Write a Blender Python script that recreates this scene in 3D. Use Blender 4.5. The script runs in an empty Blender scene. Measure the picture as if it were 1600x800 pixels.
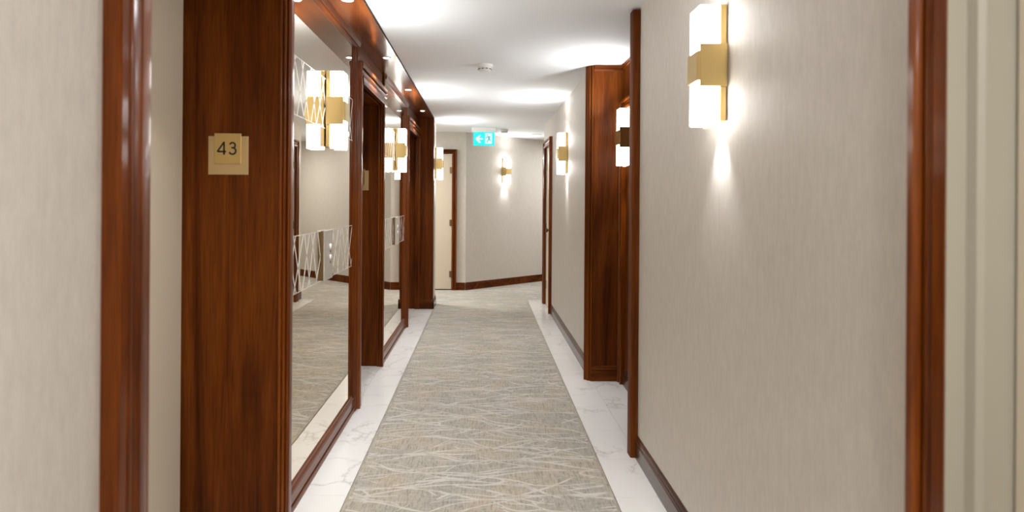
import bpy, bmesh, math, random
from mathutils import Vector, Matrix
random.seed(7)
R = math.radians
PI = math.pi
SC = bpy.context.scene
COL = SC.collection
H = 1.40                     # eye height
ZC = 2.462                   # ceiling

# ------------------------------------------------------------------ camera
cam_d = bpy.data.cameras.new('camera')
cam_d.sensor_width = 36
cam_d.lens = 36 * 1000 / 1600
cam_d.shift_x = 45 / 1600
cam_d.shift_y = -86.5 / 1600
cam_d.clip_start = 0.02
cam_d.dof.use_dof = True
cam_d.dof.focus_distance = 5.0
cam_d.dof.aperture_fstop = 2.4
cam = bpy.data.objects.new('camera', cam_d)
COL.objects.link(cam)
cam.matrix_world = Matrix.Translation((0, 0, H)) @ Matrix.Rotation(R(90), 4, 'X') @ Matrix.Rotation(R(0.4), 4, 'Z')
SC.camera = cam

# ------------------------------------------------------------------ world, exposure, light levels
w = bpy.data.worlds.new('world')
SC.world = w
w.use_nodes = True
w.node_tree.nodes['Background'].inputs[0].default_value = (0.9, 0.95, 1.0, 1)
w.node_tree.nodes['Background'].inputs[1].default_value = 0.6
SC.view_settings.view_transform = 'Standard'
SC.view_settings.look = 'None'
SC.view_settings.gamma = 1
SC.view_settings.exposure = 1.52
SC.view_settings.use_curve_mapping = False
SC.cycles.max_bounces = 14
SC.cycles.diffuse_bounces = 8
SC.cycles.glossy_bounces = 6
SC.cycles.sample_clamp_indirect = 6
SC.cycles.caustics_reflective = True
SC.cycles.blur_glossy = 0.5
SC.cycles.use_denoising = True

GLASS_L = 4.6        # radiance of the sconce glass
SPOT_W = 4.4          # sconce up / down beam
DOWN_W = 19.0         # soffit downlights
FILL_W = 14.0        # added fill lamps (behind the viewer and in the side passages)
WARM = (1.0, 0.98, 0.95)
COOL = (0.965, 0.985, 1.0)


def area_lamp(x, y, power, size, color, parent=None):
    d = bpy.data.lights.new('lamp', 'AREA')
    d.shape = 'DISK'
    d.size = size
    d.energy = power
    d.color = color
    o = bpy.data.objects.new('lamp', d)
    COL.objects.link(o)
    o.location = (x, y, 0)
    if parent:
        o.parent = parent
    return o


# ------------------------------------------------------------------ materials
def nodes_of(name):
    m = bpy.data.materials.new(name)
    m.use_nodes = True
    nt = m.node_tree
    return m, nt, nt.nodes['Principled BSDF']


def N(nt, typ, **kw):
    n = nt.nodes.new(typ)
    for k, v in kw.items():
        if k in n.inputs:
            n.inputs[k].default_value = v
        else:
            setattr(n, k, v)
    return n


def ramp(nt, stops):
    n = nt.nodes.new('ShaderNodeValToRGB')
    e = n.color_ramp.elements
    while len(e) < len(stops):
        e.new(0.5)
    for s, (p, c) in zip(e, stops):
        s.position = p
        s.color = (*c, 1) if len(c) == 3 else c
    return n


def coords(nt, scale, rot=(0, 0, 0), space='Object', random_offset=False):
    tc = N(nt, 'ShaderNodeTexCoord')
    mp = N(nt, 'ShaderNodeMapping')
    mp.inputs['Scale'].default_value = scale
    mp.inputs['Rotation'].default_value = rot
    nt.links.new(tc.outputs[space], mp.inputs['Vector'])
    if random_offset:
        oi = N(nt, 'ShaderNodeObjectInfo')
        ml = N(nt, 'ShaderNodeVectorMath', operation='SCALE')
        ml.inputs[0].default_value = (17, 31, 9)
        nt.links.new(oi.outputs['Random'], ml.inputs['Scale'])
        nt.links.new(ml.outputs[0], mp.inputs['Location'])
    return mp.outputs[0]


def mixc(nt, fac, a, b, mode='MIX'):
    n = N(nt, 'ShaderNodeMix', data_type='RGBA', blend_type=mode)
    for sock, v in ((n.inputs[0], fac), (n.inputs[6], a), (n.inputs[7], b)):
        if hasattr(v, 'links') or hasattr(v, 'is_linked'):
            nt.links.new(v, sock)
        else:
            sock.default_value = v if not isinstance(v, tuple) else ((*v, 1) if len(v) == 3 else v)
    return n.outputs[2]


def bump(nt, p, h, strength, dist=0.002):
    b = N(nt, 'ShaderNodeBump')
    b.inputs['Strength'].default_value = strength
    b.inputs['Distance'].default_value = dist
    nt.links.new(h, b.inputs['Height'])
    nt.links.new(b.outputs[0], p.inputs['Normal'])


def wood(name, axis, c0, c1, c2, rough=0.28, coat=0.5):
    """lacquered wood, grain running along axis 0/1/2"""
    m, nt, p = nodes_of(name)
    sc = [9, 9, 9]
    sc[axis] = 0.55
    v = coords(nt, sc)
    n1 = N(nt, 'ShaderNodeTexNoise', Scale=1.0, Detail=6.0, Roughness=0.62, Distortion=1.1)
    nt.links.new(v, n1.inputs['Vector'])
    rp = ramp(nt, [(0.3, c0), (0.5, c1), (0.72, c2)])
    nt.links.new(n1.outputs[0], rp.inputs[0])
    sc2 = [150, 150, 150]
    sc2[axis] = 5
    n2 = N(nt, 'ShaderNodeTexNoise', Scale=1.0, Detail=3.0, Roughness=0.6)
    nt.links.new(coords(nt, sc2), n2.inputs['Vector'])
    r2 = ramp(nt, [(0.36, (0.55, 0.5, 0.48)), (0.56, (1, 1, 1))])
    nt.links.new(n2.outputs[0], r2.inputs[0])
    c = mixc(nt, 0.7, rp.outputs[0], r2.outputs[0], 'MULTIPLY')
    nt.links.new(c, p.inputs['Base Color'])
    p.inputs['Roughness'].default_value = rough
    p.inputs['Coat Weight'].default_value = coat
    p.inputs['Coat Roughness'].default_value = 0.12
    p.inputs['Specular IOR Level'].default_value = 0.10
    bump(nt, p, n2.outputs[0], 0.02, 0.0005)
    return m


def plain(name, c, rough=0.5, metal=0.0, emit=None, strength=0, spec=0.5):
    m, nt, p = nodes_of(name)
    p.inputs['Base Color'].default_value = (*c, 1)
    p.inputs['Roughness'].default_value = rough
    p.inputs['Metallic'].default_value = metal
    p.inputs['Specular IOR Level'].default_value = spec
    if emit:
        p.inputs['Emission Color'].default_value = (*emit, 1)
        p.inputs['Emission Strength'].default_value = strength
    nz = N(nt, 'ShaderNodeTexNoise', Scale=40.0, Detail=3.0)
    nt.links.new(coords(nt, (1, 1, 1)), nz.inputs['Vector'])
    rr = N(nt, 'ShaderNodeMapRange')
    rr.inputs['To Min'].default_value = max(0, rough - 0.04)
    rr.inputs['To Max'].default_value = min(1, rough + 0.04)
    nt.links.new(nz.outputs[0], rr.inputs[0])
    if rough > 0.05:
        nt.links.new(rr.outputs[0], p.inputs['Roughness'])
    return m


W0, W1, W2 = (0.048, 0.0090, 0.0008), (0.120, 0.0275, 0.0024), (0.200, 0.053, 0.0052)
M = {}
M['wood'] = wood('mahogany_upright', 2, W0, W1, W2, 0.5, 0.0)
M['wood_y'] = wood('mahogany_along_corridor', 1, W0, W1, W2, 0.5, 0.0)
M['wood_x'] = wood('mahogany_across_corridor', 0, W0, W1, W2, 0.5, 0.0)
F0, F1, F2 = (0.085, 0.016, 0.0012), (0.175, 0.039, 0.0032), (0.250, 0.064, 0.006)
M['frame'] = wood('mahogany_moulding_upright', 2, F0, F1, F2, 0.33, 0.30)
M['frame_y'] = wood('mahogany_moulding_along', 1, F0, F1, F2, 0.33, 0.30)
M['base_y'] = wood('mahogany_skirting', 1, (0.035, 0.012, 0.006), (0.07, 0.023, 0.010), (0.11, 0.038, 0.016), 0.3, 0.5)
M['soffit'] = wood('mahogany_soffit', 1, (0.10, 0.026, 0.007), (0.17, 0.046, 0.012), (0.23, 0.07, 0.018), 0.26, 0.6)
M['brass'] = plain('brushed_brass', (0.62, 0.45, 0.19), 0.32, 1.0)
M['brass_pale'] = plain('pale_brass_plate', (0.62, 0.45, 0.24), 0.42, 0.85)
M['steel'] = plain('brushed_steel', (0.72, 0.69, 0.64), 0.35, 0.65)
M['bronze'] = plain('aged_bronze', (0.22, 0.15, 0.08), 0.35, 1.0)
M['black'] = plain('black_enamel', (0.01, 0.01, 0.01), 0.4)
M['gap'] = plain('dark_void', (0.008, 0.006, 0.005), 0.9)  # near-black colour that stands for the shade in gaps
M['white'] = plain('white_plastic', (0.80, 0.80, 0.78), 0.45)
M['grey'] = plain('grey_plastic', (0.22, 0.22, 0.22), 0.5)
M['ceil'] = plain('matt_white_ceiling_paint', (0.77, 0.785, 0.80), 0.85, spec=0.2)
M['grout'] = plain('pale_grout', (0.55, 0.52, 0.48), 0.8)
M['glow'] = plain('lit_opal_glass', (0.9, 0.88, 0.84), 0.35, emit=WARM, strength=GLASS_L)
M['lens'] = plain('lit_lens', (0.9, 0.9, 0.88), 0.3, emit=COOL, strength=10.0)
M['cyan'] = plain('lit_green_panel', (0.0, 0.05, 0.05), 0.4, emit=(0.006, 0.80, 0.80), strength=0.42)
M['cyan_w'] = plain('lit_white_symbol', (0.1, 0.1, 0.1), 0.4, emit=(0.62, 0.98, 0.98), strength=0.43)
M['cyan_d'] = plain('dim_green_symbol', (0.0, 0.05, 0.05), 0.4, emit=(0.01, 0.38, 0.42), strength=0.34)
M['led'] = plain('button_ring', (0.9, 0.9, 0.9), 0.25, emit=(1, 1, 1), strength=0.08)  # faint emission stands for the glint on the chrome buttons


def mirror_mat():
    m, nt, p = nodes_of('warm_mirror')
    p.inputs['Base Color'].default_value = (0.80, 0.735, 0.625, 1)
    p.inputs['Metallic'].default_value = 1
    p.inputs['Roughness'].default_value = 0.0
    return m


M['mirror'] = mirror_mat()
M['etch'] = plain('etched_line', (0.86, 0.84, 0.79), 0.6, 0.0)


def wallpaper(name, base):
    m, nt, p = nodes_of(name)
    n1 = N(nt, 'ShaderNodeTexNoise', Scale=1.0, Detail=4.0, Roughness=0.7)
    nt.links.new(coords(nt, (230, 230, 85)), n1.inputs['Vector'])
    n2 = N(nt, 'ShaderNodeTexNoise', Scale=1.0, Detail=3.0)
    nt.links.new(coords(nt, (60, 60, 14)), n2.inputs['Vector'])
    mx = N(nt, 'ShaderNodeMath', operation='ADD')
    nt.links.new(n1.outputs[0], mx.inputs[0])
    nt.links.new(n2.outputs[0], mx.inputs[1])
    lo = tuple(c * 0.91 for c in base)
    hi = tuple(min(1, c * 1.06) for c in base)
    rp = ramp(nt, [(0.35, lo), (0.65, hi)])
    ml = N(nt, 'ShaderNodeMath', operation='MULTIPLY')
    ml.inputs[1].default_value = 0.5
    nt.links.new(mx.outputs[0], ml.inputs[0])
    nt.links.new(ml.outputs[0], rp.inputs[0])
    nt.links.new(rp.outputs[0], p.inputs['Base Color'])
    p.inputs['Roughness'].default_value = 0.55
    p.inputs['Specular IOR Level'].default_value = 0.35
    bump(nt, p, n1.outputs[0], 0.15, 0.001)
    return m


M['paper'] = wallpaper('woven_beige_wallpaper', (0.60, 0.555, 0.50))
M['paint'] = plain('cream_door_paint', (0.62, 0.54, 0.42), 0.45)
M['paint_grey'] = plain('stone_grey_frame_paint', (0.33, 0.30, 0.235), 0.4)  # cream frame paint, darkened to hold the shade of the doorway


def marble():
    m, nt, p = nodes_of('white_marble')
    v = coords(nt, (1, 1, 1), random_offset=True)
    nd = N(nt, 'ShaderNodeTexNoise', Scale=3.0, Detail=5.0, Roughness=0.6)
    nt.links.new(v, nd.inputs['Vector'])
    ad = N(nt, 'ShaderNodeVectorMath', operation='MULTIPLY_ADD')
    ad.inputs[1].default_value = (0.5, 0.5, 0.5)
    nt.links.new(nd.outputs['Color'], ad.inputs[0])
    nt.links.new(v, ad.inputs[2])
    vo = N(nt, 'ShaderNodeTexVoronoi', feature='DISTANCE_TO_EDGE', Scale=3.2)
    nt.links.new(ad.outputs[0], vo.inputs['Vector'])
    rp = ramp(nt, [(0.0, (0.60, 0.575, 0.54)), (0.018, (0.78, 0.76, 0.735)), (0.07, (0.86, 0.845, 0.82))])
    nt.links.new(vo.outputs[0], rp.inputs[0])
    n2 = N(nt, 'ShaderNodeTexNoise', Scale=2.2, Detail=3.0)
    nt.links.new(v, n2.inputs['Vector'])
    r2 = ramp(nt, [(0.46, (0, 0, 0)), (0.58, (1, 1, 1))])
    nt.links.new(n2.outputs[0], r2.inputs[0])
    c = mixc(nt, r2.outputs[0], (0.86, 0.845, 0.82), rp.outputs[0])
    nt.links.new(c, p.inputs['Base Color'])
    p.inputs['Roughness'].default_value = 0.16
    return m


M['marble'] = marble()


def carpet_mat(name, strand):
    m, nt, p = nodes_of(name)
    # streaky yarn running down the corridor
    n1 = N(nt, 'ShaderNodeTexNoise', Scale=1.0, Detail=4.0, Roughness=0.75)
    nt.links.new(coords(nt, (115, 9, 1)), n1.inputs['Vector'])
    n2 = N(nt, 'ShaderNodeTexNoise', Scale=1.0, Detail=3.0, Roughness=0.6)
    nt.links.new(coords(nt, (3.2, 2.6, 1)), n2.inputs['Vector'])
    n3 = N(nt, 'ShaderNodeTexNoise', Scale=1.0, Detail=5.0, Roughness=0.7, Distortion=2.0)
    nt.links.new(coords(nt, (16, 30, 1)), n3.inputs['Vector'])
    tan = ramp(nt, [(0.36, (0.381, 0.356, 0.316)), (0.50, (0.437, 0.398, 0.334)), (0.62, (0.482, 0.409, 0.308)), (0.74, (0.414, 0.379, 0.325))])
    nt.links.new(n2.outputs[0], tan.inputs[0])
    st = ramp(nt, [(0.36, (0.40, 0.37, 0.33)), (0.50, (0.95, 0.94, 0.92)), (0.7, (1.12, 1.1, 1.08))])
    nt.links.new(n1.outputs[0], st.inputs[0])
    c = mixc(nt, 0.75, tan.outputs[0], st.outputs[0], 'MULTIPLY')
    pl = ramp(nt, [(0.47, (0, 0, 0)), (0.62, (1, 1, 1))])
    nt.links.new(n3.outputs[0], pl.inputs[0])
    f = N(nt, 'ShaderNodeMath', operation='MULTIPLY')
    f.inputs[1].default_value = 0.45
    nt.links.new(pl.outputs[0], f.inputs[0])
    c = mixc(nt, f.outputs[0], c, (0.526, 0.504, 0.465))
    n5 = N(nt, 'ShaderNodeTexNoise', Scale=1.0, Detail=4.0, Roughness=0.75, Distortion=1.0)
    nt.links.new(coords(nt, (34, 48, 1)), n5.inputs['Vector'])
    r5 = ramp(nt, [(0.50, (1, 1, 1)), (0.66, (0.70, 0.69, 0.67))])
    nt.links.new(n5.outputs[0], r5.inputs[0])
    c = mixc(nt, 0.8, c, r5.outputs[0], 'MULTIPLY')
    if strand:
        n4 = N(nt, 'ShaderNodeTexNoise', Scale=1.0, Detail=3.0, Roughness=0.6)
        nt.links.new(coords(nt, (9, 14, 1)), n4.inputs['Vector'])
        r4 = ramp(nt, [(0.32, (0.2, 0.2, 0.2)), (0.52, (1, 1, 1))])
        nt.links.new(n4.outputs[0], r4.inputs[0])
        c = mixc(nt, r4.outputs[0], c, (0.590, 0.563, 0.515))
    nt.links.new(c, p.inputs['Base Color'])
    p.inputs['Roughness'].default_value = 0.95
    p.inputs['Specular IOR Level'].default_value = 0.1
    p.inputs['Sheen Weight'].default_value = 0.25
    bump(nt, p, n1.outputs[0], 0.35, 0.003)
    return m


M['carpet'] = carpet_mat('grey_beige_carpet', False)
M['strand'] = carpet_mat('pale_carpet_leaf_strands', True)


# ------------------------------------------------------------------ mesh helpers
class MB:
    def __init__(self):
        self.bm = bmesh.new()

    def box(self, x0, x1, y0, y1, z0, z1, bev=0.0, seg=1):
        t = bmesh.new()
        bmesh.ops.create_cube(t, size=1)
        for v in t.verts:
            v.co = Vector((x0 + (v.co.x + .5) * (x1 - x0), y0 + (v.co.y + .5) * (y1 - y0), z0 + (v.co.z + .5) * (z1 - z0)))
        if bev:
            bmesh.ops.bevel(t, geom=t.edges[:], offset=bev, segments=seg, profile=0.5, affect='EDGES')
        self._join(t)
        return self

    def _join(self, t):
        bmesh.ops.recalc_face_normals(t, faces=t.faces[:])
        me = bpy.data.meshes.new('tmp')
        t.to_mesh(me)
        self.bm.from_mesh(me)
        bpy.data.meshes.remove(me)
        t.free()

    def sweep(self, prof, origin, U, V, L, length, m0=0.0, m1=0.0):
        """closed 2-D profile (u,v) swept along L; m0/m1 shear the ends by u (mitres)"""
        U, V, L, o = Vector(U), Vector(V), Vector(L), Vector(origin)
        t = bmesh.new()
        a = [t.verts.new(o + U * u + V * v + L * (m0 * u)) for u, v in prof]
        b = [t.verts.new(o + U * u + V * v + L * (length + m1 * u)) for u, v in prof]
        n = len(prof)
        for i in range(n):
            j = (i + 1) % n
            t.faces.new((a[i], a[j], b[j], b[i]))
        t.faces.new(a)
        t.faces.new(b)
        self._join(t)
        return self

    def plan(self, pts, z0, z1):
        return self.sweep(pts, (0, 0, z0), (1, 0, 0), (0, 1, 0), (0, 0, 1), z1 - z0)

    def lathe(self, prof, c, axis='z', seg=28):
        t = bmesh.new()
        rings = []
        for r, h in prof:
            ring = []
            for k in range(seg):
                a = 2 * PI * k / seg
                p = (r * math.cos(a), r * math.sin(a), h)
                if axis == 'x':
                    p = (p[2], p[0], p[1])
                ring.append(t.verts.new(Vector(c) + Vector(p)))
            rings.append(ring)
        for a, b in zip(rings, rings[1:]):
            for k in range(seg):
                t.faces.new((a[k], a[(k + 1) % seg], b[(k + 1) % seg], b[k]))
        t.faces.new(rings[0])
        t.faces.new(rings[-1])
        self._join(t)
        return self

    def flat(self, pts, y, th):
        """x-z outline standing in a plane of constant y, thickness th towards +y"""
        return self.sweep(pts, (0, y, 0), (1, 0, 0), (0, 0, 1), (0, 1, 0), th)

    def build(self, name, mat, parent=None, angle=35):
        me = bpy.data.meshes.new(name)
        self.bm.to_mesh(me)
        self.bm.free()
        me.materials.append(mat)
        for p in me.polygons:
            p.use_smooth = True
        me.set_sharp_from_angle(angle=R(angle))
        o = bpy.data.objects.new(name, me)
        COL.objects.link(o)
        if parent:
            o.parent = parent
        return o


def bx(name, mat, parent, *a, bev=0.0):
    return MB().box(*a, bev=bev).build(name, mat, parent)


def tag(o, label=None, cat=None, group=None, kind=None):
    for k, v in (('label', label), ('category', cat), ('group', group), ('kind', kind)):
        if v:
            o[k] = v
    return o


def empty(name, loc=(0, 0, 0), rz=0):
    o = bpy.data.objects.new(name, None)
    COL.objects.link(o)
    o.location = loc
    o.rotation_euler = (0, 0, rz)
    o.empty_display_size = 0.1
    return o


def struct(name, label, cat, loc=(0, 0, 0)):
    return tag(empty(name, loc), label, cat, kind='structure')


def dup(root, loc, rz, label, group=None):
    r = root.copy()
    COL.objects.link(r)
    r.location = loc
    r.rotation_euler = (0, 0, rz)
    r['label'] = label
    for ch in list(root.children):
        c = ch.copy()
        COL.objects.link(c)
        c.parent = r
        for g in ch.children:
            d = g.copy()
            COL.objects.link(d)
            d.parent = c
    return r


def arc(cx, cy, r, a0, a1, n=6):
    return [(cx + r * math.cos(R(a0 + (a1 - a0) * k / n)), cy + r * math.sin(R(a0 + (a1 - a0) * k / n))) for k in range(n + 1)]


# profiles: u along the face (0 = lower / inner side), v = thickness
def casing_profile(wd, t=0.034):
    s = wd / 0.15
    p = [(0, 0), (0, t * .86), (.004 * s, t * .94), (.046 * s, t)]
    p += [(.050 * s, t * .9), (.058 * s, t * .55), (.070 * s, t * .45)]
    p += [(.072 * s, t * .6)] + [(u, v) for u, v in arc(.088 * s, t * .55, .015 * s, 170, 10, 7)]
    p += [(.104 * s, t * .4), (.110 * s, t * .4), (.112 * s, t)]
    p += [(.118 * s, t * 1.14), (.142 * s, t * 1.14), (wd, t * .96), (wd, 0)]
    return p


SKIRT = [(0, 0), (0, .015), (.078, .015), (.080, .0115), (.084, .0115), (.086, .0145)] + arc(.0925, .0095, .006, 140, 30, 5) + \
        [(.1, .0085), (.103, .0085)] + arc(.108, .006, .0055, 120, 10, 5) + [(.118, .004), (.121, .003), (.121, 0)]
RAIL = [(0, 0), (0, .016), (.020, .0165), (.027, .013), (.028, .002), (.034, .002), (.035, .0105), (.080, .0105), (.081, .002), (.087, .002)] + \
       arc(.094, .008, .0075, 150, 20, 5) + [(.105, .006), (.112, .008), (.119, .006), (.121, 0)]

# ------------------------------------------------------------------ the setting
XW = 0.855      # wallpaper planes at x = +-XW
XM = -0.8565    # mirror plane
TOP = 2.45      # soffit underside / top of timber work

floor = tag(bx('floor', M['grout'], None, -2.9, 2.9, -3.2, 13.2, -0.11, -0.0105), 'pale stone corridor floor under carpet and white marble borders', 'floor', kind='structure')
ceil = tag(bx('ceiling', M['ceil'], None, -2.9, 2.9, -3.2, 13.2, ZC, ZC + 0.1), 'plain matt white corridor ceiling', 'ceiling', kind='structure')

# marble border: every tile is a piece of the floor
TILE, J0 = 0.444, 3.03


def tiles(x0, x1, ya, yb):
    shared = {}
    k = math.floor((ya - J0) / TILE)
    while J0 + k * TILE < yb - 1e-6:
        a, b = max(ya, J0 + k * TILE) + .0008, min(yb, J0 + (k + 1) * TILE) - .0008
        key = round(b - a, 4)
        if key not in shared:
            shared[key] = bx('marble_tile', M['marble'], floor, x0 + .0006, x1 - .0006, 0, b - a, -0.0105, 0)
            shared[key].location.y = a
        else:
            c = shared[key].copy()
            COL.objects.link(c)
            c.location.y = a
        k += 1


tiles(-0.857, -0.634, -1.0, 8.25)
tiles(0.634, 0.857, -1.0, 9.07)
tiles(-1.33, -0.857, 1.59, 2.79)
tiles(-1.33, -0.857, 4.28, 5.40)
tiles(-1.33, -0.857, 7.04, 8.25)
tiles(0.857, 1.10, 3.5, 5.0)
bx('marble_slab', M['marble'], floor, -0.857, -0.634, -3.2, -1.002, -0.0105, 0)
bx('marble_slab', M['marble'], floor, 0.634, 0.857, -3.2, -1.002, -0.0105, 0)
bx('marble_slab', M['marble'], floor, 0.857, 0.97, 0.2, 1.14, -0.0105, 0)

# ---- right wall
wr = struct('wall_right', 'right corridor wall in woven beige wallpaper', 'wall')
bx('wallpaper_section', M['paper'], wr, XW, XW + .12, -3.1, 0.19, 0, ZC)
bx('wallpaper_section', M['paper'], wr, XW, XW + .12, 0.19, 1.145, 2.13, ZC)
bx('wallpaper_section', M['paper'], wr, XW, XW + .12, 1.145, 3.505, 0, ZC)
bx('wallpaper_section', M['paper'], wr, XW, XW + .27, 5.03, 8.02, 0, ZC)
bx('wallpaper_section', M['paper'], wr, XW, XW + .12, 8.02, 8.71, 2.125, ZC)
MB().plan([(XW, 8.71), (XW, 9.0), (2.9, 9.0), (2.9, 8.88), (XW + .12, 8.88), (XW + .12, 8.71)], 0, ZC).build('wallpaper_section', M['paper'], wr)

br = struct('baseboard_right', 'dark mahogany moulded skirting along the right wall', 'baseboard')
for a, b in ((1.235, 3.505), (5.085, 7.94), (8.79, 9.0)):
    MB().sweep(SKIRT, (XW, a, 0), (0, 0, 1), (-1, 0, 0), (0, 1, 0), b - a).build('skirting', M['base_y'], br)
MB().sweep(SKIRT, (XW - .015, 9.0, 0), (0, 0, 1), (0, 1, 0), (1, 0, 0), 1.9).build('skirting', M['wood_x'], br)

# ---- timber lined recess on the right: full height post, back panel, far return
tr = struct('trim_1', 'tall mahogany lined recess in the right wall with corner posts', 'recess')
MB().plan([(1.0, 3.505), (XW + .001, 3.505), (XW - .003, 3.499)] + arc(.824, 3.507, .010, 270, 180, 5) + [(.813, 3.545)] +
          arc(.828, 3.57, .015, 180, 90, 4) + [(.9, 3.6), (1.0, 3.6)], 0, TOP).build('corner_post', M['wood'], tr)
bx('back_panel', M['wood'], tr, 1.09, 1.13, 3.5, 5.03, 0, ZC)
bx('return_panel', M['wood'], tr, .845, 1.09, 4.995, 5.03, 0, ZC)
bx('return_panel', M['wood'], tr, .87, 1.09, 3.56, 3.6, 0, ZC)
# reeded corner moulding at the far side
pts = [(.86, 5.03), (.86, 4.99)] + arc(.848, 4.992, .009, 330, 200, 6) + arc(.831, 5.006, .010, 330, 190, 6) + \
      [(.812, 5.02)] + arc(.812, 5.035, .013, 260, 130, 6) + arc(.818, 5.065, .013, 220, 100, 6) + [(.86, 5.085)]
MB().plan(pts, 0, TOP + .008).build('corner_moulding', M['wood'], tr)
# framed panel on the recess back: head and jambs
CP = casing_profile(.085, .036)
MB().sweep(CP, (1.09, 3.72, 2.09), (0, 0, 1), (-1, 0, 0), (0, 1, 0), 1.175, -1, 1).build('head_moulding', M['frame_y'], tr)
MB().sweep(CP, (1.09, 4.895, 0), (0, 1, 0), (-1, 0, 0), (0, 0, 1), 2.09, 0, 1).build('jamb_moulding', M['frame'], tr)
MB().sweep(CP, (1.09, 3.72, 0), (0, -1, 0), (-1, 0, 0), (0, 0, 1), 2.09, 0, 1).build('jamb_moulding', M['frame'], tr)
CROWN = [(0, 0), (.006, .004), (.012, .012), (.022, .012), (.026, .020), (.04, .024), (.04, 0)]
MB().sweep(CROWN, (1.09, 3.6, TOP - .032), (0, 0, 1), (-1, 0, 0), (0, 1, 0), 1.395).build('crown_moulding', M['frame_y'], tr)
MB().sweep(CROWN, (.86, 4.995, TOP - .032), (0, 0, 1), (0, -1, 0), (1, 0, 0), .23).build('crown_moulding', M['wood_x'], tr)
MB().sweep(SKIRT, (.845, 4.995, 0), (0, 0, 1), (0, -1, 0), (1, 0, 0), .245).build('skirting', M['wood_x'], tr)
MB().sweep(SKIRT, (1.09, 4.965, 0), (0, 0, 1), (-1, 0, 0), (0, 1, 0), .03).build('skirting', M['base_y'], tr)
MB().sweep(SKIRT, (1.09, 3.6, 0), (0, 0, 1), (-1, 0, 0), (0, 1, 0), .06).build('skirting', M['base_y'], tr)
MB().sweep(SKIRT, (1.089, 3.72, 0), (0, 0, 1), (-1, 0, 0), (0, 1, 0), 1.175).build('skirting', M['base_y'], tr)

# ---- near right door: mahogany casing, stepped cream frame with shade in its colour, leaf
def leaf_of(d):
    return [c for c in bpy.data.objects if c.parent == d and c.name.startswith('leaf')][0]


d = struct('door_1', 'cream door in a stepped frame at the near right edge', 'door')
CN = casing_profile(.098, .036)
MB().sweep(CN, (XW, 1.137, 0), (0, 1, 0), (-1, 0, 0), (0, 0, 1), 2.12, 0, 1).build('casing', M['frame'], d)
MB().sweep(CN, (XW, .2, 0), (0, -1, 0), (-1, 0, 0), (0, 0, 1), 2.12, 0, 1).build('casing', M['frame'], d)
MB().sweep(CN, (XW, .2, 2.12), (0, 0, 1), (-1, 0, 0), (0, 1, 0), .937, -1, 1).build('casing', M['frame_y'], d)
MB().plan([(.822, 1.136), (.857, 1.136), (.862, 1.118), (.874, 1.114), (.878, 1.128), (.934, 1.128), (.985, 1.128), (.985, 1.16), (.858, 1.16), (.858, 1.138)], 0, 2.12).build('frame_post', M['paint_grey'], d)
bx('frame_post', M['paint_grey'], d, .822, .985, .19, .205, 0, 2.12)
bx('frame_head', M['paint_grey'], d, .857, .985, .205, 1.128, 2.10, 2.13)
bx('leaf', M['paint'], d, .936, .98, .209, 1.123, .006, 2.097, bev=.002)
k = MB().lathe([(.026, 0), (.026, .006), (.010, .012), (.010, .04), (.024, .05), (.027, .062), (.02, .072)], (0, 0, 0), 'x')
k = k.build('knob', M['bronze'], leaf_of(d))
k.rotation_euler.z = PI
k.location = (.936, .28, 1.03)

# ---- far right door
d = struct('door_2', 'narrow looking cream door in mahogany casing far down the right wall', 'door')
CD = casing_profile(.09, .036)
MB().sweep(CD, (XW, 8.03, 0), (0, -1, 0), (-1, 0, 0), (0, 0, 1), 2.115, 0, 1).build('casing', M['frame'], d)
MB().sweep(CD, (XW, 8.70, 0), (0, 1, 0), (-1, 0, 0), (0, 0, 1), 2.115, 0, 1).build('casing', M['frame'], d)
MB().sweep(CD, (XW, 8.03, 2.115), (0, 0, 1), (-1, 0, 0), (0, 1, 0), .67, -1, 1).build('casing', M['frame_y'], d)
bx('leaf', M['paint'], d, .862, .905, 8.034, 8.696, .008, 2.112, bev=.002)
k = MB().lathe([(.026, 0), (.026, .006), (.010, .012), (.010, .035), (.024, .045), (.028, .058), (.02, .068)], (0, 0, 0), 'x')
k = k.build('knob', M['bronze'], leaf_of(d))
k.rotation_euler.z = PI
k.location = (.862, 8.11, 1.03)
tag(bx('door_plate', M['grey'], leaf_of(d), .858, .862, 8.26, 8.34, 1.64, 1.73, bev=.001), 'small grey square plate')
for z in (.27, 1.05, 1.86):
    MB().lathe([(.008, 0), (.008, .1)], (.858, 8.695, z - .05), seg=12).box(.859, .863, 8.665, 8.695, z - .05, z + .05).build('hinge', M['bronze'], leaf_of(d))

# ---- left wall (near): wallpaper, then the three timber lined alcoves with mirrors between
wl = struct('wall_left', 'left corridor wall, wallpaper near and mahogany piers beyond', 'wall')
bx('wallpaper_section', M['paper'], wl, -XW - .12, -XW, -3.1, 1.50, 0, ZC)
bx('wallpaper_section', M['paper'], wl, -XW - .12, -XW, 1.50, 2.79, 2.32, ZC)
bx('wallpaper_section', M['paper'], wl, -1.6, -XW - .12, 1.38, 1.50, 0, ZC)
UNITS = ((2.78, 4.28), (5.39, 7.04))
for y0, y1 in UNITS:
    bx('timber_pier', M['wood'], wl, -1.45, XM - .004, y0, y1, 0, ZC)
bx('backing_panel', M['gap'], wl, -1.46, -1.42, 1.38, 8.6, 0, ZC)  # near-black sheet puts shade behind the alcove door gaps
bl = struct('baseboard_left', 'moulded skirting at the near left wall', 'baseboard')
MB().sweep(SKIRT, (-XW, -3.1, 0), (0, 0, 1), (1, 0, 0), (0, 1, 0), 4.53).build('skirting', M['base_y'], bl)

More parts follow.
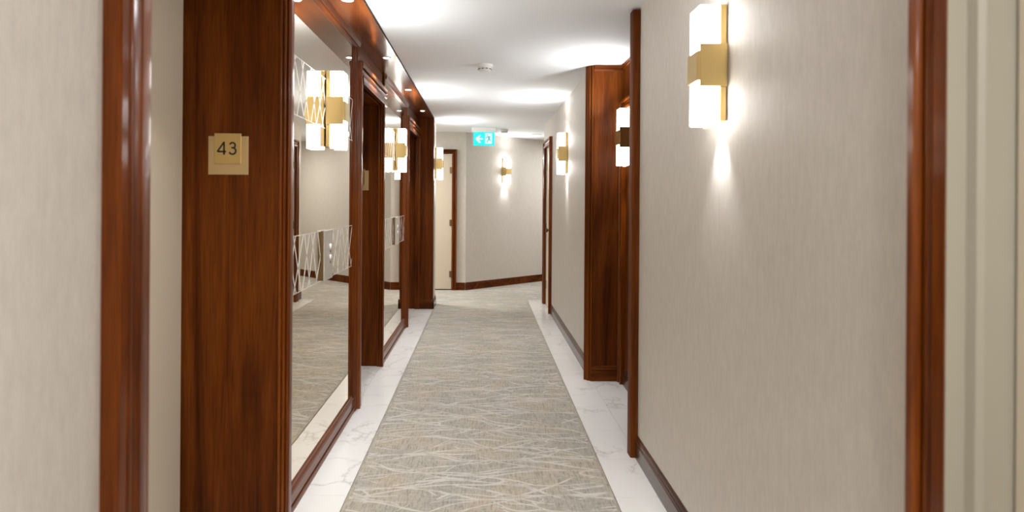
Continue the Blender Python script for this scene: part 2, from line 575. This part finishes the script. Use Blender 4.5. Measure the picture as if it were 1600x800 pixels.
# pier beyond the last alcove, and the wallpapered wall stub behind it
tp = struct('trim_2', 'mahogany pier with skirting at the far end of the left side', 'pier')
bx('pier', M['wood'], tp, -1.45, -.642, 8.25, 8.36, 0, TOP)
bx('wallpaper_section', M['paper'], wl, -1.45, -.642, 8.36, 8.64, 0, ZC)
bx('wallpaper_section', M['paper'], wl, -2.9, -1.45, 8.52, 8.64, 0, ZC)
MB().sweep(SKIRT, (-.81, 8.25, 0), (0, 0, 1), (0, -1, 0), (1, 0, 0), .183).build('skirting', M['wood_x'], tp)
MB().sweep(SKIRT, (-.642, 8.235, 0), (0, 0, 1), (1, 0, 0), (0, 1, 0), .405).build('skirting', M['base_y'], tp)
pts = [(-.875, 8.26), (-.875, 8.236)] + arc(-.865, 8.236, .010, 180, 360, 6) + arc(-.845, 8.228, .010, 180, 360, 6) + \
      arc(-.824, 8.222, .011, 180, 360, 6) + [(-.811, 8.235), (-.811, 8.26)]
MB().plan(pts, 0, 2.19).build('jamb_moulding', M['frame'], tp)

# alcoves: lining ceiling, cream door leaf at the back, head moulding and frieze
ALC = ((1.583, 2.78), (4.36, 5.39), (7.12, 8.25))
HEAD = casing_profile(.14, .036)
for n, (a, b) in enumerate(ALC):
    t = struct('trim_%d' % (n + 3), ('mahogany head casing over the alcove of room 43', 'mahogany head casing and frieze over the alcove between the two mirrors',
                                      'mahogany head casing and frieze over the alcove beyond the second mirror')[n], 'casing')
    za = 2.19 if n else 2.33
    bx('alcove_ceiling', M['wood_y'], t, -1.42, XM - .02, a - .1, b, za, za + .04)
    if n:
        bx('near_lining', M['wood'], t, -1.42, XM - .01, a - .08, a - .002, 0, 2.19)
        bx('frieze', M['wood_y'], t, XM - .03, XM + .006, a - .08, b, 2.23, TOP)
        MB().sweep(HEAD, (XM + .006, a - .0, 2.19), (0, 0, 1), (1, 0, 0), (0, 1, 0), b - a + .05, -.55, 0).build('head_moulding', M['frame_y'], t)
        MB().sweep(casing_profile(.078, .036), (XM, a, 0), (0, -1, 0), (1, 0, 0), (0, 0, 1), 2.19, 0, 1.75).build('jamb_moulding', M['frame'], t)
    else:
        MB().sweep(HEAD, (-XW, a, za), (0, 0, 1), (1, 0, 0), (0, 1, 0), b - a + .05, -1, 0).build('head_moulding', M['frame_y'], t)
        MB().sweep(casing_profile(.15, .036), (-XW, a, 0), (0, -1, 0), (1, 0, 0), (0, 0, 1), za, 0, 1).build('jamb_moulding', M['frame'], t)
        bx('near_lining', M['paint'], t, -1.42, -XW, a - .085, a - .001, 0, za)
    dd = struct('door_%d' % (n + 3), ('cream door of room 43 seen edge on in the near left alcove', 'cream door hidden deep in the alcove between the mirrors',
                                      'cream door hidden in the farthest left alcove')[n], 'door')
    bx('leaf', M['paint'], dd, -1.345, -1.30, a + .10, b - .016, .006, za - .002, bev=.002)
    bx('frame_post', M['paint'], dd, -1.36, -1.29, a, a + .095, 0, za)
    MB().lathe([(.026, 0), (.026, .006), (.010, .012), (.010, .035), (.024, .045), (.028, .058), (.02, .068)], (-1.30, a + .18, 1.03), 'x').build('knob', M['bronze'], leaf_of(dd))

# soffit over the alcoves and mirrors
sf = struct('trim_7', 'glossy mahogany soffit strip along the ceiling above the mirrors', 'soffit')
bx('soffit_board', M['soffit'], sf, -.862, -.640, 1.60, 8.25, TOP, TOP + .002)
bx('soffit_core', M['gap'], sf, -.862, -.66, 1.60, 8.25, TOP + .002, ZC)
bx('soffit_edge', M['gap'], sf, -.66, -.637, 1.60, 8.248, TOP + .002, ZC)  # dark strip painted as the shadow gap between soffit and ceiling

# ---- far end
we = struct('wall_end', 'far end wall in beige wallpaper, flat then angled away', 'wall')
P0, P1 = Vector((-.27, 9.98)), Vector((2.75, 9.98 + 3.02 * .93))
T = (P1 - P0).normalized()
NR = Vector((T.y, -T.x))
bx('wallpaper_section', M['paper'], we, -2.9, -1.39, 9.98, 10.1, 0, ZC)
bx('wallpaper_section', M['paper'], we, -1.39, -.485, 9.98, 10.1, 2.125, ZC)
bx('wallpaper_section', M['paper'], we, -.485, -.27, 9.98, 10.1, 0, ZC)
q0, q1 = P0 - NR * .12, P1 - NR * .12
MB().plan([tuple(P0), tuple(P1), tuple(q1), tuple(q0)], 0, ZC).build('wallpaper_section', M['paper'], we)
bx('side_wall', M['paper'], we, 2.7, 2.9, 9.0, 13.2, 0, ZC)
bx('side_wall', M['paper'], we, -2.9, -2.7, 8.6, 10.1, 0, ZC)
be = struct('baseboard_end', 'mahogany skirting along the far end wall', 'baseboard')
MB().sweep(SKIRT, (-.412, 9.98, 0), (0, 0, 1), (0, -1, 0), (1, 0, 0), .142 - .006).build('skirting', M['wood_x'], be)
MB().sweep(SKIRT, (P0.x, P0.y, 0), (0, 0, 1), (NR.x, NR.y, 0), (T.x, T.y, 0), (P1 - P0).length).build('skirting', M['wood_x'], be)
d = struct('door_6', 'cream door with mahogany casing on the far end wall, left', 'door')
CE = casing_profile(.075, .034)
MB().sweep(CE, (-.487, 9.98, 0), (1, 0, 0), (0, -1, 0), (0, 0, 1), 2.12, 0, 1).build('casing', M['frame'], d)
MB().sweep(CE, (-1.385, 9.98, 0), (-1, 0, 0), (0, -1, 0), (0, 0, 1), 2.12, 0, 1).build('casing', M['frame'], d)
MB().sweep(CE, (-1.385, 9.98, 2.12), (0, 0, 1), (0, -1, 0), (1, 0, 0), .898, -1, 1).build('casing', M['wood_x'], d)
bx('leaf', M['paint'], d, -1.381, -.491, 9.99, 10.035, .016, 2.115, bev=.002)
bx('threshold_gap', M['gap'], d, -1.381, -.491, 10.0, 10.04, -.01, .016)  # dark strip painted as the shade under the leaf
for z in (.25, 1.05, 1.87):
    MB().lathe([(.008, 0), (.008, .1)], (-.493, 9.984, z - .05), seg=12).box(-.525, -.495, 9.986, 9.99, z - .05, z + .05).build('hinge', M['bronze'], leaf_of(d))

# ---- wall behind the viewer
wb = tag(bx('wall_back', M['paper'], None, -2.9, 2.9, -3.2, -3.1, 0, ZC), 'wallpapered wall closing the corridor behind the viewer', 'wall', kind='structure')

# ------------------------------------------------------------------ carpet
car = tag(MB().plan([(-.633, -3.1), (.633, -3.1), (.633, 9.07), (2.7, 9.07), (2.7, 12.7), (-.27, 9.985), (-2.7, 9.985), (-2.7, 8.64), (-.64, 8.64), (-.633, 8.25)], -.0105, .002).build('carpet', M['carpet']),
          'grey beige carpet runner woven with pale leaf veins between marble borders', 'carpet')
bx('edge_binding', M['bronze'], car, -.6336, -.6305, -1, 8.25, -.0105, .0024)
bx('edge_binding', M['bronze'], car, .6305, .6336, -1, 9.07, -.0105, .0024)


def strands():
    V, F = [], []

    def inside(x, y):
        if y < 8.9:
            return abs(x) < .622
        return -2.5 < x < 2.5 and y < 9.9 + max(0, (x + .3) * .9)

    def ribbon(pts, w0):
        n = len(pts)
        prev = None
        for i, (x, y) in enumerate(pts):
            if not inside(x, y):
                prev = None
                continue
            a = pts[max(0, i - 1)]
            b = pts[min(n - 1, i + 1)]
            dx, dy = b[0] - a[0], b[1] - a[1]
            l = math.hypot(dx, dy) or 1
            t = i / (n - 1)
            hw = w0 * (0.35 + 0.65 * math.sin(PI * min(1, .12 + .88 * (1 - t)))) * .5
            ox, oy = -dy / l * hw, dx / l * hw
            z = .0026 + random.random() * .0004
            V.extend([(x + ox, y + oy, z), (x - ox, y - oy, z)])
            cur = len(V) - 2
            if prev is not None:
                F.append((prev, cur, cur + 1, prev + 1))
            prev = cur

    def bez(p0, p1, p2, p3, n=22):
        out = []
        for i in range(n + 1):
            t = i / n
            u = 1 - t
            out.append(tuple(u ** 3 * p0[k] + 3 * u * u * t * p1[k] + 3 * u * t * t * p2[k] + t ** 3 * p3[k] for k in (0, 1)))
        return out

    U = random.uniform
    PITCH, XS = .225, (-2.6, -2.15, -1.7, -1.25, -.82, -.40, .02, .44, .86, 1.3, 1.75, 2.2, 2.6)
    rows = [-.4 + PITCH * j for j in range(60)]
    for j, yy in enumerate(rows):
        for i, xx in enumerate(XS):
            p = (xx + U(-.12, .12), yy + (PITCH / 2 if i % 2 else 0) + U(-.05, .05))
            if p[1] < 8.6 and not -1.05 < p[0] < 1.05:
                continue
            tilt = U(-.22, .22)
            for side in (-1, 1):
                nf = random.choice((2, 3, 4))
                for s_ in range(nf):
                    L = U(.26, .62)
                    b = (s_ / (nf - 1) - .5) * U(.18, .34)
                    e = U(1.3, 2.4)
                    wob, ph, fq = U(.006, .018), U(0, 6.3), U(4, 9)
                    line = []
                    for k in range(23):
                        t = k / 22
                        line.append((p[0] + side * L * t * (1 - .12 * t * abs(b) * 6), p[1] + side * tilt * L * t + b * t ** e + wob * math.sin(ph + fq * t) * min(1, 2 * t)))
                    wd = U(.007, .018)
                    ribbon(line, wd)
                    for q in range(random.choice((0, 1, 1, 2))):
                        k = random.randint(6, 18)
                        a_, b_ = line[k], line[k + 2]
                        l = math.hypot(b_[0] - a_[0], b_[1] - a_[1]) or 1
                        ux, uy = (b_[0] - a_[0]) / l, (b_[1] - a_[1]) / l
                        g = random.choice((-1, 1))
                        L2 = U(.05, .17)
                        en = (a_[0] + ux * L2, a_[1] + uy * L2 + g * U(.02, .07))
                        ribbon(bez(a_, (a_[0] + ux * L2 * .5, a_[1] + uy * L2 * .5), (en[0] - ux * L2 * .3, en[1] - g * .025), en, 12), wd * U(.5, .9))
            if random.random() < .6:            # hooked curls at the knots
                r = U(.02, .05)
                a0 = U(0, 6.28)
                g = random.choice((-1, 1))
                c0 = (p[0] + U(-.2, .2), p[1] + U(-.06, .06))
                ribbon([(c0[0] + 2.2 * r * (math.cos(a0 + g * .2 * k) - math.cos(a0)), c0[1] + r * (math.sin(a0 + g * .2 * k) - math.sin(a0))) for k in range(14)], U(.008, .018))
    me = bpy.data.meshes.new('leaf_veins')
    me.from_pydata(V, [], F)
    me.materials.append(M['strand'])
    o = bpy.data.objects.new('leaf_veins', me)
    COL.objects.link(o)
    o.parent = car
    o['kind'] = 'stuff'


strands()


# ------------------------------------------------------------------ framed mirrors on the left
def mirror_unit(y0, y1, label):
    t = tag(empty('framed_mirror', (XM, (y0 + y1) / 2, 0)), label, 'mirror', 'framed mirrors on the left side')
    h = (y1 - y0) / 2
    # local: x out of the wall, y along, z up
    bx('mirror_glass', M['mirror'], t, -.003, 0, -h + .03, h - .095, .10, TOP - .03)
    # near stile wraps the pier corner with reeds
    c = -h
    pts = [(-.028, c + .004), (-.028, c - .010)] + arc(-.020, c - .010, .0085, 180, 360, 6) + [(-.0113, c + .001), (-.0095, c + .001)] + \
        arc(.001, c - .013, .0105, 180, 360, 6) + [(.0118, c), (.0132, c)] + arc(.025, c - .013, .012, 180, 380, 7) + \
        [(.036, c + .01)] + arc(.026, c + .022, .010, 40, -30 + 80, 3) + [(.026, c + .03), (.022, c + .036), (.016, c + .04), (.016, c + .05), (.006, c + .056), (0, c + .058), (0, c + .004)]
    pts = [(x * .7 if x > 0 else x, y) for x, y in pts]
    MB().plan(pts, 0, 2.45).build('stile', M['frame'], t)
    c = h
    pts = [(-.004, c - .004), (.016, c - .004)] + arc(.018, c - .016, .011, 80, -80, 6) + [(.004, c - .029), (.004, c - .033)] + arc(.016, c - .046, .012, 80, -80, 6) + \
        [(.003, c - .060), (.003, c - .066), (.012, c - .068), (.014, c - .075)] + arc(.010, c - .088, .010, 70, -80, 5) + [(.004, c - .102), (.004, c - .112), (0, c - .116), (-.004, c - .116)]
    pts = [(x * .75 if x > 0 else x, c + (y - c) * .86) for x, y in pts]
    MB().plan(pts, 0, 2.45).build('stile', M['frame'], t)
    MB().sweep(RAIL, (0, -h + .03, 0), (0, 0, 1), (1, 0, 0), (0, 1, 0), 2 * h - .05).build('bottom_rail', M['frame_y'], t)
    MB().sweep([(0, 0), (0, .010), (.006, .018), (.012, .018), (.014, .026), (.034, .034), (.045, .034), (.045, 0)], (0, -h + .03, 2.405),
               (0, 0, 1), (1, 0, 0), (0, 1, 0), 2 * h - .03).build('top_rail', M['frame_y'], t)
    # etched lattice bands
    for z0, z1 in ((.968, 1.232), (1.785, 2.052)):
        mb = MB()
        wl_ = .011
        ya, yb = -h + .055, h - .098
        for z in (z0, z1):
            mb.box(0, .0005, ya, yb, z - .0016, z + .0016)
        y = ya - .05
        rnd = random.Random(int(z0 * 1000) + int(y0 * 10))
        while y < yb:
            for s in (-1, 1):
                a = y + rnd.uniform(-.028, .028)
                b = a + s * rnd.choice((.11, .135, .16)) + rnd.uniform(-.01, .01)
                za, zb = z0, z1
                # clip to the glass
                if a < ya or b < ya or a > yb or b > yb:
                    lo, hi = 0.0, 1.0
                    if b != a:
                        ts = sorted(((ya - a) / (b - a), (yb - a) / (b - a)))
                        lo, hi = max(lo, ts[0]), min(hi, ts[1])
                    if lo >= hi:
                        continue
                    a, b, za, zb = a + (b - a) * lo, a + (b - a) * hi, z0 + (z1 - z0) * lo, z0 + (z1 - z0) * hi
                mb.sweep([(-wl_ / 2, 0), (-wl_ / 2, .0005), (wl_ / 2, .0005), (wl_ / 2, 0)], (0, a, za), (0, 1, 0), (1, 0, 0),
                         Vector((0, b - a, zb - za)), 1.0)
            y += .125
        mb.build('etched_lattice', M['etch'], t)
    return t


mirror_unit(*UNITS[0], 'tall framed mirror with etched lattice bands, nearest, right of the room 43 panel')
mirror_unit(*UNITS[1], 'narrower looking framed mirror with etched bands, beyond the first left alcove')


# ------------------------------------------------------------------ sconces
def make_sconce():
    t = tag(empty('wall_sconce'), 'x', 'wall lamp', 'brass and opal glass wall sconces')
    bx('back_plate', M['brass'], t, .004, .027, -.0505, .0505, .012, .421, bev=.0015)
    bx('mounting_block', M['gap'], t, 0, .004, -.03, .03, .06, .35)
    g = MB()
    g.box(.0272, .1, -.0525, .0525, 0, .418, bev=.003)
    g.build('opal_glass', M['glow'], t)
    for s in (-1, 1):
        y = s * .0565
        bx('side_plate', M['brass'], t, .005, .0992, y - .004, y + .004, .131, .281, bev=.0008)
        bx('edge_strip', M['brass'], t, .0996, .1068, s * .0555 - .0042, s * .0555 + .0042, .152, .256, bev=.0006)
    bx('front_plate', M['brass'], t, .1002, .1085, -.0500, .0500, .152, .256, bev=.0008)
    bx('bracket', M['brass'], t, .027, .052, -.05, -.044, -.006, 0)
    for up in (0, 1):
        l = bpy.data.lights.new('beam', 'SPOT')
        l.energy = SPOT_W * (2.1 if up else 1)
        l.color = COOL
        l.spot_size = R(165 if up else 84)
        l.spot_blend = 1
        l.shadow_soft_size = .012
        o = bpy.data.objects.new('beam', l)
        COL.objects.link(o)
        o.parent = t
        o.location = (.075 if up else .026, 0, .424 if up else -.012)
        o.rotation_euler = (0, R(180 + 52) if up else R(6), 0)
    return t


ZS = 1.675
s0 = make_sconce()
s0.location = (XW, 2.2965, ZS)
s0.rotation_euler.z = PI
s0['label'] = 'largest brass and opal glass sconce, on the near right wallpapered wall'
dup(s0, (XW, 6.53, ZS), PI, 'brass sconce on the right wallpaper between wooden recess and far door')
dup(s0, (1.09, 4.72, ZS - .01), PI, 'brass sconce glowing inside the mahogany recess behind the dark post')
dup(s0, (XM, 3.505, ZS), 0, 'brass sconce mounted on the nearest framed mirror')
dup(s0, (XM, 6.25, ZS), 0, 'brass sconce mounted on the second, farther mirror')
dup(s0, (-.642, 8.50, ZS), 0, 'brass sconce on the wall stub behind the far left pier')
pe = P0 + T * ((.345 - P0.x) / T.x)
dup(s0, (pe.x, pe.y, ZS), math.atan2(NR.y, NR.x), 'brass sconce alone on the angled end wall, right of the exit sign')
dup(s0, (XW, -.25, ZS), PI, 'brass sconce on the right wall behind the viewer')  # unseen extra sconce, added to brighten the near left wall


# ------------------------------------------------------------------ lift call panels on the mirrors
def make_call():
    t = tag(empty('call_panel'), 'x', 'call panel', 'steel call panels on the mirrors')
    fp = MB().sweep([(-.088, .0157), (-.088, .018), (-.082, .024), (.082, .024), (.088, .018), (.088, .0157)], (0, 0, 0), (0, 1, 0), (1, 0, 0), (0, 0, 1), .264).build('face_plate', M['steel'], t)
    bx('back_box', M['bronze'], t, .0003, .0155, -.0875, .0875, .001, .263)
    for z in (.118, .176):
        b = MB().lathe([(.013, 0), (.013, .003), (.010, .006), (.004, .006)], (.024, .03, z), 'x', 20).build('button', M['led'], fp)
        bx('indicator', M['black'], fp, .0238, .0248, .024, .036, z - .034, z - .022)
    return t


c0 = make_call()
c0.location = (XM, 3.465, .97)
c0['label'] = 'steel call panel with two round buttons on the nearest mirror'
dup(c0, (XM, 6.21, .97), 0, 'steel call panel with two round buttons on the second mirror')


# ------------------------------------------------------------------ room number signs
def stroke(pts, wd, y, th):
    mb = MB()
    n = len(pts)
    L, Rr = [], []
    for i, (x, z) in enumerate(pts):
        a, b = pts[max(0, i - 1)], pts[min(n - 1, i + 1)]
        dx, dz = b[0] - a[0], b[1] - a[1]
        l = math.hypot(dx, dz)
        L.append((x - dz / l * wd / 2, z + dx / l * wd / 2))
        Rr.append((x + dz / l * wd / 2, z - dx / l * wd / 2))
    t = bmesh.new()
    rows = []
    for yy in (y, y + th):
        rows.append(([t.verts.new((p[0], yy, p[1])) for p in L], [t.verts.new((p[0], yy, p[1])) for p in Rr]))
    for i in range(n - 1):
        (l0, r0), (l1, r1) = rows
        t.faces.new((l0[i], l0[i + 1], r0[i + 1], r0[i]))
        t.faces.new((l1[i], l1[i + 1], r1[i + 1], r1[i]))
        t.faces.new((l0[i], l0[i + 1], l1[i + 1], l1[i]))
        t.faces.new((r0[i], r0[i + 1], r1[i + 1], r1[i]))
    for i in (0, n - 1):
        t.faces.new((rows[0][0][i], rows[0][1][i], rows[1][1][i], rows[1][0][i]))
    mb._join(t)
    return mb


def number_sign(loc, text, label):
    """local origin: bottom centre of the back plate, facing -y"""
    t = tag(empty('room_number_sign', loc), label, 'door sign', None)
    bx('back_plate', M['brass_pale'], t, -.087, .087, -.004, 0, 0, .167, bev=.0008)
    fp = bx('front_plate', M['brass'], t, -.059, .057, -.010, -.0042, .047, .179, bev=.001)
    y = -.0112
    wd = .0074
    zb, zt = .086, .142
    if '4' in text:
        x0, x1 = -.046, -.007
        xs = x1 - .009
        mb = stroke([(xs, zb), (xs, zt)], wd, y, .001)
        m2 = stroke([(xs, zt - .001), (x0 + .001, zb + .0135), (x0 + .0035, zb + .0135)], wd * .9, y, .001)
        m3 = stroke([(x0 + .002, zb + .0135), (x1, zb + .0135)], wd, y, .001)
        for q in (m2, m3):
            me = bpy.data.meshes.new('tmp')
            q.bm.to_mesh(me)
            mb.bm.from_mesh(me)
            bpy.data.meshes.remove(me)
            q.bm.free()
        mb.build('digit', M['black'], fp)
    hgt = zt - zb
    cx = .0205
    ru, rl = .0118, .0142
    up = arc(cx, zt - ru - wd * .5, ru, 165, -80, 16)
    lo = arc(cx, zb + rl + wd * .3, rl, 80, -160, 18)
    mb = stroke(up, wd, y, .001)
    m2 = stroke([(cx - .005, lo[0][1])] + lo, wd, y - .0001, .001)
    me = bpy.data.meshes.new('tmp')
    m2.bm.to_mesh(me)
    mb.bm.from_mesh(me)
    bpy.data.meshes.remove(me)
    m2.bm.free()
    mb.build('digit', M['black'], fp)
    return t


number_sign((-1.107, 2.78, 1.505), '43', 'two layered brass sign reading 43 on the dark wooden panel')
number_sign((-1.053, 5.39, 1.48), '3', 'partly hidden brass room sign in the alcove between the mirrors')


# ------------------------------------------------------------------ soffit downlights
def make_down():
    t = tag(empty('soffit_downlight'), 'x', 'downlight', 'small downlights in the wooden soffit')
    MB().lathe([(.021, 0), (.032, 0), (.033, -.002), (.031, -.004), (.023, -.004), (.021, -.002)], (0, 0, 0)).build('trim_ring', M['white'], t)
    MB().lathe([(.0205, 0), (.0205, -.003), (.012, -.0045), (.002, -.005)], (0, 0, 0)).build('lens', M['lens'], t)
    l = bpy.data.lights.new('beam', 'SPOT')
    l.energy = DOWN_W
    l.color = COOL
    l.spot_size = R(105)
    l.spot_blend = .8
    l.shadow_soft_size = .02
    o = bpy.data.objects.new('beam', l)
    COL.objects.link(o)
    o.parent = t
    o.location = (0, 0, -.012)
    return t


d0 = make_down()
d0.location = (-.72, 3.36, TOP)
d0['label'] = 'soffit downlight nearest the viewer, cut by the top of the picture'
for yy, lb in ((4.72, 'second soffit downlight, above the end of the nearest mirror'),
               (6.09, 'third soffit downlight, brightest, above the second mirror'),
               (7.51, 'farthest soffit downlight, just before the far left pier'),
               (1.98, 'soffit downlight above the room 43 alcove')):
    dup(d0, (-.72, yy, TOP), 0, lb)


# ------------------------------------------------------------------ ceiling fittings
def make_detector(s, loc, label):
    t = tag(empty('smoke_detector', loc), label, 'smoke detector', 'smoke detectors on the ceiling')
    MB().lathe([(.05 * s, 0), (.0625 * s, 0), (.0625 * s, -.018), (.060 * s, -.022), (.03 * s, -.022)], (0, 0, 0)).build('base', M['white'], t)
    MB().lathe([(.052 * s, -.022), (.052 * s, -.030), (.047 * s, -.046), (.036 * s, -.053), (.004, -.055)], (0, 0, 0)).build('cap', M['white'], t)
    cp = [c for c in bpy.data.objects if c.parent == t and c.name.startswith('cap')][0]
    for k in range(10):
        a = 2 * PI * k / 10
        sl = bx('vent_slot', M['grey'], cp, .0485 * s, .0535 * s, -.010 * s, .010 * s, -.041, -.033)
        sl.rotation_euler.z = a
    return t


make_detector(1.0, (.005, 5.0, ZC), 'white smoke detector on the ceiling, nearest, centre of the corridor')
make_detector(.92, (.31, 9.55, ZC), 'white smoke detector on the ceiling just right of the exit sign')
v = tag(empty('ceiling_speaker', (.80, 10.25, ZC)), 'faint round ceiling grille near the far right corner', 'ceiling grille')
MB().lathe([(.1, 0), (.122, 0), (.122, -.006), (.112, -.009), (.1, -.007)], (0, 0, 0), seg=36).build('rim', M['white'], v)
MB().lathe([(.1, 0), (.1, -.004), (.004, -.006)], (0, 0, 0), seg=36).build('grille', M['grey'], v)


# exit sign
ex = tag(empty('exit_sign', (.006, 9.30, 2.20)), 'glowing green exit sign with left arrow and running figure', 'exit sign')
bx('housing', M['white'], ex, -.178, .178, -.035, .035, .195, ZC - 2.20, bev=.006)
pn = bx('panel', M['cyan'], ex, -.155, .152, -.008, .008, 0, .196, bev=.002)


def sp(px, py):      # sign crop coordinates (200..860, 250..640) -> local x,z
    return (-.155 + (px - 200) / 660 * .307, .195 * (1 - (py - 245) / 395))


ar = MB()
ar.flat([sp(*p) for p in ((255, 440), (370, 335), (445, 335), (372, 418), (500, 418), (500, 466), (372, 466), (445, 560), (370, 560))], -.0092, .001)
ar.build('arrow', M['cyan_w'], pn)
MB().flat([sp(*p) for p in ((562, 280), (782, 280), (782, 585), (562, 585))], -.0090, .0008).build('doorway', M['cyan_w'], pn)
fm = MB()
cx, cz = sp(640, 326)
fm.flat(arc(cx, cz, .0095, 0, 342, 18), -.0098, .0008)
for pl in (((650, 360), (700, 372), (715, 440), (672, 450)),                 # trunk
           ((655, 360), (680, 384), (620, 402), (612, 428), (562, 418), (562, 398), (600, 400), (612, 384)),   # rear arm
           ((690, 366), (735, 372), (760, 395), (745, 405), (725, 390), (690, 388)),       # front arm
           ((672, 440), (712, 438), (690, 480), (650, 510), (638, 562), (618, 562), (626, 505), (660, 470)),   # rear leg
           ((690, 440), (714, 436), (728, 480), (765, 505), (755, 522), (712, 492))):      # front leg
    fm.flat([sp(*p) for p in pl], -.0098, .0008)
fm.build('running_figure', M['cyan_d'], pn)


# unseen fill lamps added behind the viewer and in the side passages
def make_fill(loc, power, label):
    t = tag(empty('ceiling_lamp', loc), label, 'ceiling lamp', 'flush round ceiling lamps')
    MB().lathe([(.15, 0), (.17, 0), (.17, -.03), (.16, -.036), (.15, -.03)], (0, 0, 0), seg=36).build('rim', M['white'], t)
    MB().lathe([(.15, 0), (.15, -.028), (.08, -.036), (.004, -.038)], (0, 0, 0), seg=36).build('diffuser', M['lens'], t)
    o = area_lamp(0, 0, power, .3, COOL, t)
    o.location.z = -.045
    return t


make_fill((.5, -.15, ZC), FILL_W * .75, 'flush round ceiling lamp just behind the viewer')
make_fill((0, -2.3, ZC), FILL_W * .6, 'flush round ceiling lamp farther behind the viewer')
make_fill((-1.9, 9.3, ZC), FILL_W * 1.3, 'flush round ceiling lamp in the far left side passage')
make_fill((1.9, 10.6, ZC), FILL_W * .6, 'flush round ceiling lamp in the far right side passage')
